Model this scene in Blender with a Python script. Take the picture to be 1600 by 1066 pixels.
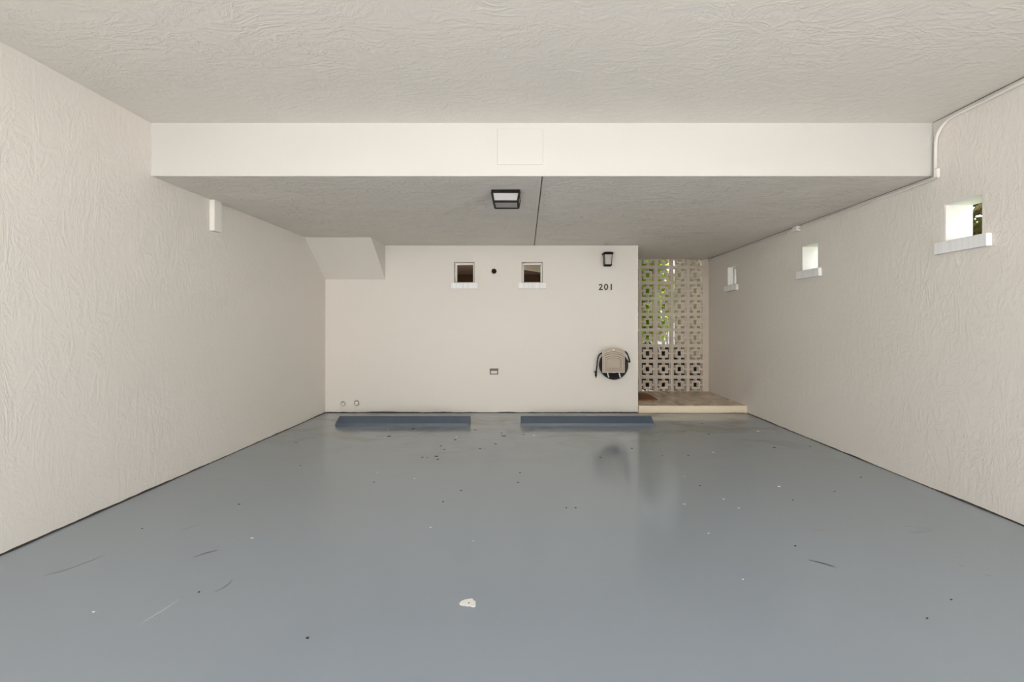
import bpy, math, random
from mathutils import Vector
random.seed(7)
sc = bpy.context.scene
for o in list(bpy.data.objects): bpy.data.objects.remove(o)
COL = sc.collection

# ------------------------------------------------------------------ camera, sky, sun, exposure
EYE = 1.39
cam_d = bpy.data.cameras.new('camera'); cam = bpy.data.objects.new('camera', cam_d); COL.objects.link(cam)
cam.location = (0, 0, EYE); cam.rotation_euler = (math.radians(90), 0, 0)
cam_d.sensor_width = 36.0; cam_d.lens = 15.75
cam_d.shift_x = -20/1600; cam_d.shift_y = -25/1600
cam_d.clip_start = 0.05; cam_d.clip_end = 300
sc.camera = cam

w = bpy.data.worlds.new('sky'); sc.world = w; w.use_nodes = True
wn = w.node_tree; wn.nodes.clear()
wo = wn.nodes.new('ShaderNodeOutputWorld'); wb = wn.nodes.new('ShaderNodeBackground')
ws = wn.nodes.new('ShaderNodeTexSky'); ws.sky_type = 'NISHITA'; ws.sun_disc = False
ws.sun_elevation = math.radians(56); ws.sun_rotation = math.radians(34); ws.dust_density = 3.0; ws.air_density = 1.0
wh = wn.nodes.new('ShaderNodeHueSaturation'); wh.inputs['Saturation'].default_value = 0.30
wn.links.new(ws.outputs[0], wh.inputs['Color']); wn.links.new(wh.outputs[0], wb.inputs[0])
wn.links.new(wb.outputs[0], wo.inputs[0]); wb.inputs[1].default_value = 0.34

SUN_TO = Vector((0.34, 0.50, 0.80)).normalized()          # towards the sun: from behind the building, over its rear right corner
sd = bpy.data.lights.new('sun', 'SUN'); sun = bpy.data.objects.new('sun', sd); COL.objects.link(sun)
sd.energy = 6.0; sd.angle = math.radians(1.0); sd.color = (1.0, 0.97, 0.93)
sun.location = (6, -10, 14); sun.rotation_euler = SUN_TO.to_track_quat('Z', 'Y').to_euler()

sc.view_settings.view_transform = 'Standard'; sc.view_settings.look = 'None'
sc.view_settings.gamma = 1.0; sc.view_settings.use_curve_mapping = False
sc.view_settings.exposure = 1.25

# ------------------------------------------------------------------ materials
def srgb(r, g, b):
    f = lambda c: (c/255/12.92) if c/255 <= 0.04045 else ((c/255+0.055)/1.055)**2.4
    return (f(r), f(g), f(b), 1.0)

class NT:
    def __init__(s, name):
        s.m = bpy.data.materials.new(name); s.m.use_nodes = True
        s.t = s.m.node_tree; s.p = s.t.nodes['Principled BSDF']
    def n(s, kind, **kw):
        nd = s.t.nodes.new(kind)
        for k, v in kw.items(): setattr(nd, k, v)
        return nd
    def l(s, a, b): s.t.links.new(a, b)
    def pos(s, scale=(1, 1, 1), obj=False):
        mp = s.n('ShaderNodeMapping'); mp.inputs['Scale'].default_value = scale
        if obj: s.l(s.n('ShaderNodeTexCoord').outputs['Object'], mp.inputs[0])
        else: s.l(s.n('ShaderNodeNewGeometry').outputs['Position'], mp.inputs[0])
        return mp.outputs[0]
    def noise(s, vec, scale, detail=4, rough=0.5, dist=0.0, kind=None):
        nd = s.n('ShaderNodeTexNoise')
        if kind: nd.noise_type = kind
        nd.inputs['Scale'].default_value = scale; nd.inputs['Detail'].default_value = detail
        nd.inputs['Roughness'].default_value = rough; nd.inputs['Distortion'].default_value = dist
        s.l(vec, nd.inputs['Vector']); return nd.outputs[0]
    def ramp(s, fac, stops):
        nd = s.n('ShaderNodeValToRGB'); e = nd.color_ramp.elements
        while len(e) < len(stops): e.new(0.5)
        for el, (p, c) in zip(e, stops):
            el.position = p; el.color = c if len(c) == 4 else (*c, 1)
        s.l(fac, nd.inputs[0]); return nd.outputs[0]
    def math(s, op, a, b=None, clamp=False):
        nd = s.n('ShaderNodeMath', operation=op, use_clamp=clamp)
        for i, v in enumerate((a, b)):
            if v is None: continue
            if isinstance(v, (int, float)): nd.inputs[i].default_value = v
            else: s.l(v, nd.inputs[i])
        return nd.outputs[0]
    def mix(s, fac, a, b, mode='MIX'):
        nd = s.n('ShaderNodeMix', data_type='RGBA', blend_type=mode)
        for i, v in ((0, fac), (6, a), (7, b)):
            if isinstance(v, (int, float)): nd.inputs[i].default_value = v
            elif isinstance(v, tuple): nd.inputs[i].default_value = v
            else: s.l(v, nd.inputs[i])
        return nd.outputs[2]
    def bump(s, h, strength, dist):
        nd = s.n('ShaderNodeBump'); nd.inputs['Strength'].default_value = strength
        nd.inputs['Distance'].default_value = dist; s.l(h, nd.inputs['Height'])
        s.l(nd.outputs[0], s.p.inputs['Normal'])
    def set(s, col=None, rough=0.6, metal=0.0, spec=0.5):
        if col is not None:
            if isinstance(col, tuple): s.p.inputs['Base Color'].default_value = col
            else: s.l(col, s.p.inputs['Base Color'])
        if isinstance(rough, (int, float)): s.p.inputs['Roughness'].default_value = rough
        else: s.l(rough, s.p.inputs['Roughness'])
        s.p.inputs['Metallic'].default_value = metal
        s.p.inputs['Specular IOR Level'].default_value = spec

def plain(name, col, rough=0.6, metal=0.0, var=0.06, scale=9.0, bump=0.0, spec=0.5):
    t = NT(name)
    nz = t.noise(t.pos(), scale, 4, 0.6)
    dark = tuple(c*(1-var*2) for c in col[:3]) + (1,)
    t.set(t.mix(nz, dark, tuple(min(1, c*(1+var)) for c in col[:3]) + (1,)), rough, metal, spec)
    if bump: t.bump(t.noise(t.pos(), scale*6, 5, 0.6), bump, 0.004)
    return t.m

def stucco(name, col, stretch, strength, smooth=0.0, seed=0.0, rough=0.62):
    """hand-trowelled painted stucco: ridged strokes in patches over fine grain"""
    t = NT(name)
    p = t.pos(stretch)
    warp = t.noise(p, 2.2, 3, 0.55)
    add = t.n('ShaderNodeVectorMath', operation='ADD'); t.l(p, add.inputs[0])
    sc_ = t.n('ShaderNodeVectorMath', operation='SCALE'); sc_.inputs['Scale'].default_value = 0.45
    wv = t.n('ShaderNodeCombineXYZ'); t.l(warp, wv.inputs[0]); t.l(t.noise(p, 3.1, 2), wv.inputs[1]); t.l(t.noise(p, 2.7, 2), wv.inputs[2])
    t.l(wv.outputs[0], sc_.inputs[0]); t.l(sc_.outputs[0], add.inputs[1])
    q = add.outputs[0]
    a = t.noise(q, 8.0, 5, 0.58, 0.3)
    ridge = t.math('SUBTRACT', 1.0, t.math('MULTIPLY', t.math('ABSOLUTE', t.math('SUBTRACT', a, 0.5)), 9.0, True), True)
    ridge = t.math('POWER', ridge, 2.2)
    b = t.noise(q, 19.0, 4, 0.6, 0.5)
    ridge2 = t.math('POWER', t.math('SUBTRACT', 1.0, t.math('MULTIPLY', t.math('ABSOLUTE', t.math('SUBTRACT', b, 0.52)), 7.0, True), True), 2.0)
    patch = t.ramp(t.noise(t.pos(), 1.7, 3, 0.6), [(0.42, (0.30,)*3), (0.66, (1, 1, 1))])
    patch2 = t.ramp(t.noise(t.pos(), 3.1, 3, 0.6, 0.4), [(0.40, (0.25,)*3), (0.62, (1, 1, 1))])
    h = t.math('ADD', t.math('MULTIPLY', ridge, t.math('MULTIPLY', patch, 0.8*(1-smooth))),
               t.math('MULTIPLY', ridge2, t.math('MULTIPLY', patch2, 0.55*(1-smooth))))
    h = t.math('ADD', h, t.math('MULTIPLY', t.noise(p, 60, 3, 0.6), 0.16))
    h = t.math('ADD', h, t.math('MULTIPLY', t.noise(p, 5, 3, 0.5), 0.9))
    t.bump(h, strength, 0.010)
    v = t.noise(t.pos(), 0.9, 4, 0.55)
    c0 = tuple(c*0.965 for c in col[:3]) + (1,)
    t.set(t.mix(v, c0, col), rough, 0, 0.35)
    return t.m

WALLC = (0.83, 0.785, 0.722, 1)
M = {}
M['stucco_side'] = stucco('wall_stucco_vertical_strokes', WALLC, (1.0, 1.0, 0.42), 0.27)
M['stucco_back'] = stucco('wall_stucco_smooth', WALLC, (1, 1, 1), 0.10, 0.6)
M['stucco_beam'] = stucco('beam_stucco_smooth', (0.66, 0.645, 0.610, 1), (1, 1, 1), 0.10, 0.6)
M['stucco_ceiling'] = stucco('ceiling_stucco_cross_strokes', WALLC, (0.5, 1.0, 1.0), 0.33)
M['stucco_low'] = stucco('low_ceiling_stucco', WALLC, (0.45, 1.0, 1.0), 1.0)
M['stucco_out'] = stucco('outside_stucco', (0.66, 0.60, 0.52, 1), (1, 1, 1), 0.4)
M['white'] = plain('white_paint', (0.80, 0.79, 0.76, 1), 0.5, var=0.03)
M['reveal'] = plain('white_reveal_paint', (0.80, 0.785, 0.755, 1), 0.7, var=0.04, bump=0.5)
M['wallpaint'] = plain('wall_coloured_paint', WALLC, 0.5, var=0.03)
M['lightpaint'] = plain('pale_paint', (0.88, 0.845, 0.79, 1), 0.45, var=0.03)
M['block'] = plain('painted_breeze_block', (0.66, 0.58, 0.495, 1), 0.75, var=0.05, bump=0.3)
M['black'] = plain('black_metal', (0.006, 0.005, 0.004, 1), 0.55, var=0.1, spec=0.2)
M['digit'] = plain('black_numeral', (0.012, 0.010, 0.008, 1), 0.45)
M['hose'] = plain('black_hose_rubber', (0.008, 0.008, 0.010, 1), 0.38, spec=0.3)
M['hanger'] = plain('beige_plastic', (0.50, 0.415, 0.325, 1), 0.5, var=0.05)
M['hanger_light'] = plain('pale_beige_plastic', (0.64, 0.56, 0.47, 1), 0.5)
M['hanger_dark'] = plain('brown_groove', (0.085, 0.052, 0.034, 1), 0.6)
M['stop'] = plain('blue_grey_stop_paint', (0.078, 0.108, 0.148, 1), 0.42, var=0.05, bump=0.2)
M['riser'] = plain('cream_stone_edge', (0.94, 0.82, 0.63, 1), 0.5, var=0.03, scale=14)
M['mat'] = plain('coir_mat', (0.24, 0.095, 0.028, 1), 0.95, var=0.2, scale=60, bump=0.9)
M['chip'] = plain('bare_white_chip', (0.82, 0.81, 0.77, 1), 0.7, var=0.02)
M['fleck'] = plain('dark_debris', (0.018, 0.015, 0.012, 1), 0.8)
M['gap_shade'] = plain('gap_shade_paint', (0.055, 0.045, 0.034, 1), 0.85, var=0.3, scale=30)  # dark colour painted as the shade of narrow gaps
M['void'] = plain('dark_hole_lining', (0.004, 0.004, 0.004, 1), 0.9)
M['alu'] = plain('pale_window_frame', (0.60, 0.58, 0.54, 1), 0.45, var=0.02)
M['soil'] = plain('soil', (0.06, 0.045, 0.03, 1), 0.95, var=0.2)
M['concrete'] = plain('driveway_concrete', (0.60, 0.59, 0.57, 1), 0.85, var=0.06, bump=0.3)
M['grass'] = plain('lawn', (0.10, 0.16, 0.04, 1), 0.9, var=0.2, scale=20, bump=0.6)
M['olive'] = plain('olive_tan_wall_paint', (0.19, 0.162, 0.095, 1), 0.8, var=0.05)
M['cream'] = plain('cream_house_paint', (0.78, 0.77, 0.74, 1), 0.8, var=0.03)
M['bark'] = plain('bark', (0.20, 0.12, 0.06, 1), 0.9, var=0.25, scale=15, bump=0.8)
M['brownwall'] = plain('brown_panelling', (0.085, 0.040, 0.014, 1), 0.6, var=0.12, scale=12)
M['shadow_line'] = plain('shadow_line_paint', (0.33, 0.295, 0.25, 1), 0.7)
M['scuff'] = plain('dark_scuff', (0.15, 0.16, 0.168, 1), 0.3)
M['scratch'] = plain('pale_scratch', (0.37, 0.40, 0.425, 1), 0.3)
M['steel'] = plain('dull_socket', (0.62, 0.58, 0.51, 1), 0.4)
M['grey_rim'] = plain('grey_cover_rim', (0.20, 0.18, 0.15, 1), 0.6)

t = NT('plank_ceiling'); p = t.pos((1, 7, 1))
t.set(t.ramp(t.noise(p, 6, 4), [(0.3, srgb(138, 122, 110)), (0.7, srgb(176, 160, 148))]), 0.7); M['planks'] = t.m

def leafmat(name, stops, transl=0.25):
    t = NT(name)
    t.set(t.ramp(t.noise(t.pos(), 3.4, 3, 0.7), stops), 0.45, 0, 0.4)
    tr = t.n('ShaderNodeBsdfTranslucent'); tr.inputs[0].default_value = (0.30, 0.42, 0.05, 1)
    mx = t.n('ShaderNodeMixShader'); mx.inputs[0].default_value = transl
    out = t.t.nodes['Material Output']
    t.l(t.p.outputs[0], mx.inputs[1]); t.l(tr.outputs[0], mx.inputs[2]); t.l(mx.outputs[0], out.inputs[0])
    return t.m
M['leaf'] = leafmat('bright_leaf', [(0.35, (0.07, 0.17, 0.018)), (0.5, (0.22, 0.40, 0.035)), (0.66, (0.60, 0.58, 0.10))], 0.3)
M['leaf_b'] = leafmat('yellow_green_leaf', [(0.35, (0.13, 0.17, 0.03)), (0.55, (0.38, 0.36, 0.07)), (0.7, (0.42, 0.20, 0.05))], 0.25)
M['leaf_shade'] = leafmat('shade_painted_leaf', [(0.3, (0.006, 0.005, 0.004)), (0.7, (0.022, 0.016, 0.010))], 0.0)  # near-black leaf colour paints in the hedge's deep shade
M['leaf_olive'] = leafmat('olive_leaf', [(0.32, (0.015, 0.012, 0.006)), (0.5, (0.10, 0.10, 0.03)), (0.68, (0.30, 0.20, 0.07))], 0.12)

# glass
t = NT('window_glass'); t.set((0.9, 0.92, 0.9, 1), 0.03); t.p.inputs['Transmission Weight'].default_value = 1.0; t.p.inputs['IOR'].default_value = 1.03; M['glass'] = t.m
t = NT('frosted_lamp_glass'); t.set(t.mix(t.noise(t.pos(), 8, 2), (0.36, 0.355, 0.345, 1), (0.41, 0.40, 0.39, 1)), 0.35); M['frost'] = t.m
t = NT('seeded_lantern_glass'); t.set(t.mix(t.noise(t.pos(), 20, 2), (0.36, 0.34, 0.31, 1), (0.46, 0.44, 0.41, 1)), 0.25); M['lantern_glass'] = t.m

# sill with faint vertical weather streaks
t = NT('white_sill_paint'); st = t.noise(t.pos((26, 26, 0.4)), 1.0, 3, 0.6)
t.set(t.ramp(st, [(0.34, (0.84, 0.85, 0.86)), (0.56, (0.95, 0.95, 0.94))]), 0.5); M['sill'] = t.m

# entry tread: polished stone
t = NT('polished_stone_tread'); nz = t.noise(t.pos((1, 0.5, 1)), 5.0, 5, 0.65, 0.6)
t.set(t.ramp(nz, [(0.35, (0.46, 0.33, 0.21)), (0.5, (0.64, 0.50, 0.35)), (0.68, (0.78, 0.65, 0.48))]),
      t.ramp(nz, [(0.3, (0.12,)*3), (0.7, (0.28,)*3)])); M['tread'] = t.m

# painted floor: blue-grey gloss paint with tyre scuffs, dust film and blotches
t = NT('grey_floor_paint')
pp = t.pos()
base = t.mix(t.noise(pp, 0.8, 5, 0.6, 0.4), (0.296, 0.332, 0.365, 1), (0.320, 0.356, 0.388, 1))
dust = t.ramp(t.noise(t.pos((1.0, 1.6, 1)), 1.3, 6, 0.65, 0.8), [(0.49, (0, 0, 0)), (0.64, (1, 1, 1))])
sep = t.n('ShaderNodeSeparateXYZ'); t.l(pp, sep.inputs[0])
far = t.n('ShaderNodeMapRange'); far.inputs[1].default_value = 4.4; far.inputs[2].default_value = 6.6; t.l(sep.outputs[1], far.inputs[0])
dustf = t.math('MULTIPLY', dust, t.math('MULTIPLY', far.outputs[0], 0.6))      # road dirt carried in by wheels, in front of the stops
base = t.mix(dustf, base, (0.19, 0.163, 0.13, 1))
scuff = t.ramp(t.noise(t.pos((0.35, 1.0, 1)), 7.0, 3, 0.62, 1.2), [(0.72, (0, 0, 0)), (0.80, (1, 1, 1))])
scm = t.ramp(t.noise(pp, 1.1, 2), [(0.5, (0, 0, 0)), (0.62, (1, 1, 1))])
base = t.mix(t.math('MULTIPLY', t.math('MULTIPLY', scuff, scm), 0.5), base, (0.085, 0.09, 0.092, 1))
pale = t.ramp(t.noise(t.pos((1.0, 0.25, 1)), 9.0, 3, 0.6, 0.9), [(0.70, (0, 0, 0)), (0.76, (1, 1, 1))])
base = t.mix(t.math('MULTIPLY', t.math('MULTIPLY', pale, scm), 0.10), base, (0.38, 0.38, 0.37, 1))
rg = t.ramp(t.noise(t.pos((1, 1, 1)), 1.6, 5, 0.65, 0.5), [(0.3, (0.11,)*3), (0.7, (0.16,)*3)])
t.set(base, rg, 0, 0.5)
t.bump(t.noise(pp, 9.0, 3, 0.5), 0.012, 0.002); M['floor'] = t.m

# ------------------------------------------------------------------ mesh helpers
WORLD = {}
class MB:
    def __init__(s): s.v = []; s.f = []
    def add(s, vs, fs):
        b = len(s.v); s.v += [tuple(v) for v in vs]; s.f += [tuple(i+b for i in f) for f in fs]; return s
    def box(s, x0, x1, y0, y1, z0, z1, bev=0.0):
        if bev <= 0:
            return s.add([(x, y, z) for z in (z0, z1) for y in (y0, y1) for x in (x0, x1)],
                         [(0, 2, 3, 1), (4, 5, 7, 6), (0, 1, 5, 4), (2, 6, 7, 3), (0, 4, 6, 2), (1, 3, 7, 5)])
        c = Vector(((x0+x1)/2, (y0+y1)/2, (z0+z1)/2)); h = Vector(((x1-x0)/2, (y1-y0)/2, (z1-z0)/2))
        b = min(bev, min(h)*0.9); idx = {}; vs = []
        for sx in (-1, 1):
            for sy in (-1, 1):
                for sz in (-1, 1):
                    for a in range(3):
                        o = [h.x-b, h.y-b, h.z-b]; o[a] = h[a]
                        idx[sx, sy, sz, a] = len(vs)
                        vs.append((c.x+sx*o[0], c.y+sy*o[1], c.z+sz*o[2]))
        fs = []
        S = (-1, 1)
        for k in S:
            fs.append([idx[k, a, b2, 0] for a, b2 in ((-1, -1), (1, -1), (1, 1), (-1, 1))][::k])
            fs.append([idx[a, k, b2, 1] for a, b2 in ((-1, -1), (1, -1), (1, 1), (-1, 1))][::-k])
            fs.append([idx[a, b2, k, 2] for a, b2 in ((-1, -1), (1, -1), (1, 1), (-1, 1))][::k])
        for a in S:
            for b2 in S:
                fs.append([idx[a, b2, -1, 0], idx[a, b2, 1, 0], idx[a, b2, 1, 1], idx[a, b2, -1, 1]])
                fs.append([idx[a, -1, b2, 0], idx[a, 1, b2, 0], idx[a, 1, b2, 2], idx[a, -1, b2, 2]])
                fs.append([idx[-1, a, b2, 1], idx[1, a, b2, 1], idx[1, a, b2, 2], idx[-1, a, b2, 2]])
                for c2 in S: fs.append([idx[a, b2, c2, 0], idx[a, b2, c2, 1], idx[a, b2, c2, 2]])
        return s.add(vs, fs)
    def grid(s, us, vs, filled, w0, w1, fn):
        """extrude the filled cells of a (u, v) grid from w0 to w1; fn maps (u, v, w) to a point"""
        nu, nv = len(us)-1, len(vs)-1
        F = lambda i, j: 0 <= i < nu and 0 <= j < nv and filled(i, j)
        ids = {}
        def V(i, j, k):
            if (i, j, k) not in ids:
                ids[i, j, k] = len(s.v); s.v.append(tuple(fn(us[i], vs[j], (w0, w1)[k])))
            return ids[i, j, k]
        for i in range(nu):
            for j in range(nv):
                if not F(i, j): continue
                s.f.append((V(i, j, 0), V(i+1, j, 0), V(i+1, j+1, 0), V(i, j+1, 0)))
                s.f.append((V(i, j, 1), V(i, j+1, 1), V(i+1, j+1, 1), V(i+1, j, 1)))
                for di, dj, a, b in ((-1, 0, (i, j), (i, j+1)), (1, 0, (i+1, j+1), (i+1, j)), (0, -1, (i+1, j), (i, j)), (0, 1, (i, j+1), (i+1, j+1))):
                    if not F(i+di, j+dj): s.f.append((V(*a, 0), V(*b, 0), V(*b, 1), V(*a, 1)))
        return s
    def prism(s, pts, fn, w0, w1):
        n = len(pts)
        vs = [fn(u, v, w0) for u, v in pts] + [fn(u, v, w1) for u, v in pts]
        return s.add(vs, [tuple(range(n)), tuple(range(2*n-1, n-1, -1))] + [(i, n+i, n+(i+1) % n, (i+1) % n) for i in range(n)])
    def tube(s, path, r, n=8, closed=False, caps=True):
        P = [Vector(p) for p in path]; m = len(P); rings = []
        R = r if isinstance(r, (list, tuple)) else [r]*m
        up = None
        for i, p in enumerate(P):
            a = P[(i-1) % m] if (closed or i > 0) else p; b = P[(i+1) % m] if (closed or i < m-1) else p
            d = (b-a).normalized()
            if up is None:
                up = d.orthogonal().normalized()
            up = (up - d*up.dot(d)).normalized(); q = d.cross(up)
            rings.append([p + (up*math.cos(2*math.pi*k/n) + q*math.sin(2*math.pi*k/n))*R[i] for k in range(n)])
        b0 = len(s.v)
        for rg_ in rings: s.v += [tuple(x) for x in rg_]
        for i in range(m if closed else m-1):
            j = (i+1) % m
            for k in range(n):
                s.f.append((b0+i*n+k, b0+i*n+(k+1) % n, b0+j*n+(k+1) % n, b0+j*n+k))
        if caps and not closed:
            s.f.append(tuple(b0+k for k in range(n-1, -1, -1))); s.f.append(tuple(b0+(m-1)*n+k for k in range(n)))
        return s
    def lathe(s, prof, c, axis='y', n=20):
        """prof: (radius, distance along the axis from c)"""
        b0 = len(s.v)
        for r, h in prof:
            for k in range(n):
                a = 2*math.pi*k/n; x, y = r*math.cos(a), r*math.sin(a)
                if axis == 'y': s.v.append((c[0]+x, c[1]+h, c[2]+y))
                elif axis == 'x': s.v.append((c[0]+h, c[1]+x, c[2]+y))
                else: s.v.append((c[0]+x, c[1]+y, c[2]+h))
        for i in range(len(prof)-1):
            for k in range(n):
                s.f.append((b0+i*n+k, b0+i*n+(k+1) % n, b0+(i+1)*n+(k+1) % n, b0+(i+1)*n+k))
        s.f.append(tuple(b0+k for k in range(n-1, -1, -1))); s.f.append(tuple(b0+(len(prof)-1)*n+k for k in range(n)))
        return s
    def build(s, name, mat, parent=None, smooth=False, origin=None):
        if parent is not None: org = WORLD[parent.name]
        elif origin is not None: org = Vector(origin)
        else:
            xs, ys, zs = zip(*s.v); org = Vector(((min(xs)+max(xs))/2, (min(ys)+max(ys))/2, min(zs)))
        me = bpy.data.meshes.new(name)
        me.from_pydata([(x-org.x, y-org.y, z-org.z) for x, y, z in s.v], [], s.f); me.update()
        import bmesh as _b
        bm = _b.new(); bm.from_mesh(me); _b.ops.recalc_face_normals(bm, faces=bm.faces); bm.to_mesh(me); bm.free()
        if smooth:
            for pl in me.polygons: pl.use_smooth = True
        me.materials.append(M[mat])
        o = bpy.data.objects.new(name, me); COL.objects.link(o)
        if parent is not None: o.parent = parent
        else: o.location = org
        WORLD[o.name] = org.copy()
        return o

def tag(o, label=None, cat=None, group=None, kind=None):
    for k, v in (('label', label), ('category', cat), ('group', group), ('kind', kind)):
        if v: o[k] = v
    return o
def thing(name, loc, label, cat, group=None, kind=None):
    o = bpy.data.objects.new(name, None); COL.objects.link(o); o.location = loc; o.empty_display_size = 0.1
    WORLD[o.name] = Vector(loc); return tag(o, label, cat, group, kind)
def struct(o, label, cat): return tag(o, label, cat, kind='structure')

# ------------------------------------------------------------------ the place: measures in metres
XL = -3.16; YB = 7.10; ZC = 3.10; ZL = 2.65; YBEAM = 3.79; YF = -0.5; XE = 1.795; YS = 8.58; TW = 0.22; STEP = 0.118
RX = lambda y: 3.41 + 0.0128*y
YR = 10.70                                    # rear wall of the room behind the back wall

def hole_panel(u0, u1, v0, v1, holes):
    us = sorted({u0, u1, *[h[0] for h in holes], *[h[1] for h in holes]})
    vs = sorted({v0, v1, *[h[2] for h in holes], *[h[3] for h in holes]})
    def filled(i, j):
        cu, cv = (us[i]+us[i+1])/2, (vs[j]+vs[j+1])/2
        return not any(h[0] < cu < h[1] and h[2] < cv < h[3] for h in holes)
    return us, vs, filled

# floor and outside ground
struct(MB().box(XL-TW, 3.72, YF, 8.70, -0.15, 0).build('floor', 'floor'), 'glossy blue-grey painted carport floor with scuffs', 'floor')
struct(MB().box(-30, 30, -30, YF, -0.17, -0.02).build('driveway', 'concrete'), 'concrete driveway outside the open carport front', 'driveway')
struct(MB().box(3.72, 30, YF, 30, -0.17, -0.03).build('lawn', 'grass'), 'lawn beside the carport beyond the right wall', 'lawn')
struct(MB().box(XE+0.001, 3.72, 8.70, 30, -0.17, -0.03).build('planting_bed', 'soil'), 'bare soil bed behind the breeze block screen', 'soil')

# walls
m = MB().box(XL-TW, XL, YF, YR+0.2, 0, 3.3)
wall_left = struct(m.build('wall_left', 'stucco_side'), 'long beige stucco wall left of the parking bays', 'wall')
WB = [(-1.117, -0.800, 2.062, 2.386), (-0.045, 0.282, 2.062, 2.386)]     # openings in the back wall: x0, x1, z0, z1
VENT = (-0.487, 2.243)
us, vs, fl = hole_panel(XL, XE, 0, 3.3, WB)
wall_back = struct(MB().grid(us, vs, fl, YB, YB+0.20, lambda u, v, w_: (u, w_, v)).build('wall_back', 'stucco_back'),
                   'flat beige end wall behind the two wheel stops', 'wall')
WR = [(3.38, 3.687, 2.075, 2.382), (5.315, 5.625, 2.066, 2.376), (7.425, 7.75, 2.066, 2.386)]   # openings in the right wall: y0, y1, z0, z1
us, vs, fl = hole_panel(YF, YS+0.10, 0, 3.3, WR)
wall_right = struct(MB().grid(us, vs, fl, 0, TW, lambda u, v, w_: (RX(u)+w_, u, v)).build('wall_right', 'stucco_side'),
                    'long beige stucco wall with three small square openings', 'wall')
struct(MB().box(XE-0.2, XE, YB+0.2, YR+0.2, 0, 3.3).build('wall_entry', 'stucco_back'), 'return wall beside the raised stone entry', 'wall')
struct(MB().box(XL, XE-0.2, YR, YR+0.2, 0, 3.3).build('wall_room_rear', 'brownwall'), 'dark brown panelled wall inside the house behind the small windows', 'wall')

# ceilings and beam: open gap left between slabs, shade strip in the gap at the right wall
JX = 0.149
struct(MB().grid([XL, 3.6], [YF, YBEAM], lambda i, j: True, ZC, 3.3, lambda u, v, w_: (RX(v)-0.014 if u > 0 else u, v, w_)).build('ceiling', 'stucco_ceiling'),
       'high stucco ceiling over the open front of the carport', 'ceiling')
m = MB().grid([XL, 3.6], [YBEAM, YBEAM+0.012], lambda i, j: True, ZL+0.0, 3.3, lambda u, v, w_: (RX(v) if u > 0 else u, v, w_))
struct(m.build('ceiling_beam', 'stucco_beam'), 'pale dropped beam face between high and low ceiling', 'beam')
struct(MB().box(XL, JX-0.005, YBEAM+0.012, YB, ZL, 2.80).build('ceiling_low', 'stucco_low'), 'low stucco ceiling slab left of the dark gap', 'ceiling')
struct(MB().grid([JX+0.005, 3.6], [YBEAM+0.012, YB, YS+0.1], lambda i, j: True, ZL, 2.80, lambda u, v, w_: (RX(v)-0.016 if u > 3 else (max(u, XE) if v > YB+0.01 else u), v, w_)).build('ceiling_low', 'stucco_low'),
       'low stucco ceiling slab right of the dark gap over the entry', 'ceiling')
struct(MB().box(XL, XE-0.2, YB+0.2, YR, 2.60, 2.75).build('ceiling_room', 'planks'), 'brown plank ceiling inside the house behind the small windows', 'ceiling')
struct(MB().box(XL-TW, RX(YF)+TW+0.05, YF, 10.74, 3.30, 4.3).box(XL-TW, XE, 10.74, YR+0.2, 3.30, 4.3).box(RX(YF)+TW+0.05, 4.20, YF, YS+0.12, 3.30, 3.50).build('unseen_roof_mass', 'stucco_out'), 'unseen building mass over the carport with added slab blocking sky light', 'building')  # side slab and rear cover added to cut sky light at the openings
struct(MB().box(XL, XE-0.2, YB+0.2, YR, -0.1, 0.0).build('floor_room', 'brownwall'), 'floor inside the house behind the back wall', 'floor')

for nm, ya, yb, zz, dd, lb in (('joint_shade_1', YF, YBEAM, ZC, 0.014, 'dark strip as shade in the gap between the high ceiling and the right wall'), ('joint_shade_2', YBEAM+0.012, YS, ZL, 0.016, 'dark strip as shade in the gap between the low ceiling and the right wall')):
    struct(MB().grid([0, 1], [ya, yb], lambda i, j: True, zz+0.002, zz+0.012, lambda u, v, w_: (RX(v)-dd*(1-u), v, w_)).build(nm, 'gap_shade'), lb, 'shadow_line')  # dark strip inside the gap stands in for its shade

# stair soffit wedge in the back left corner
m = MB().prism([(6.44, ZL), (YB, ZL), (YB, 2.112)], lambda u, v, w_: (w_, u, v), XL, -2.21)
struct(m.build('stair_soffit', 'stucco_back'), 'sloping plastered stair soffit in the back left corner', 'soffit')

# access patch on the beam
struct(MB().box(-0.233, 0.152, YBEAM-0.006, YBEAM, 2.744, 3.047, 0.004).build('beam_patch', 'stucco_beam'), 'square plastered cover patch on the pale beam face', 'cover patch')

# boxed duct on the left wall
o = MB().box(XL, XL+0.052, 4.487, 4.600, 2.335, ZL, 0.004).build('duct_box', 'lightpaint')
tag(o, 'short beige boxed duct high on the left wall under the low ceiling', 'duct')

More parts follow.
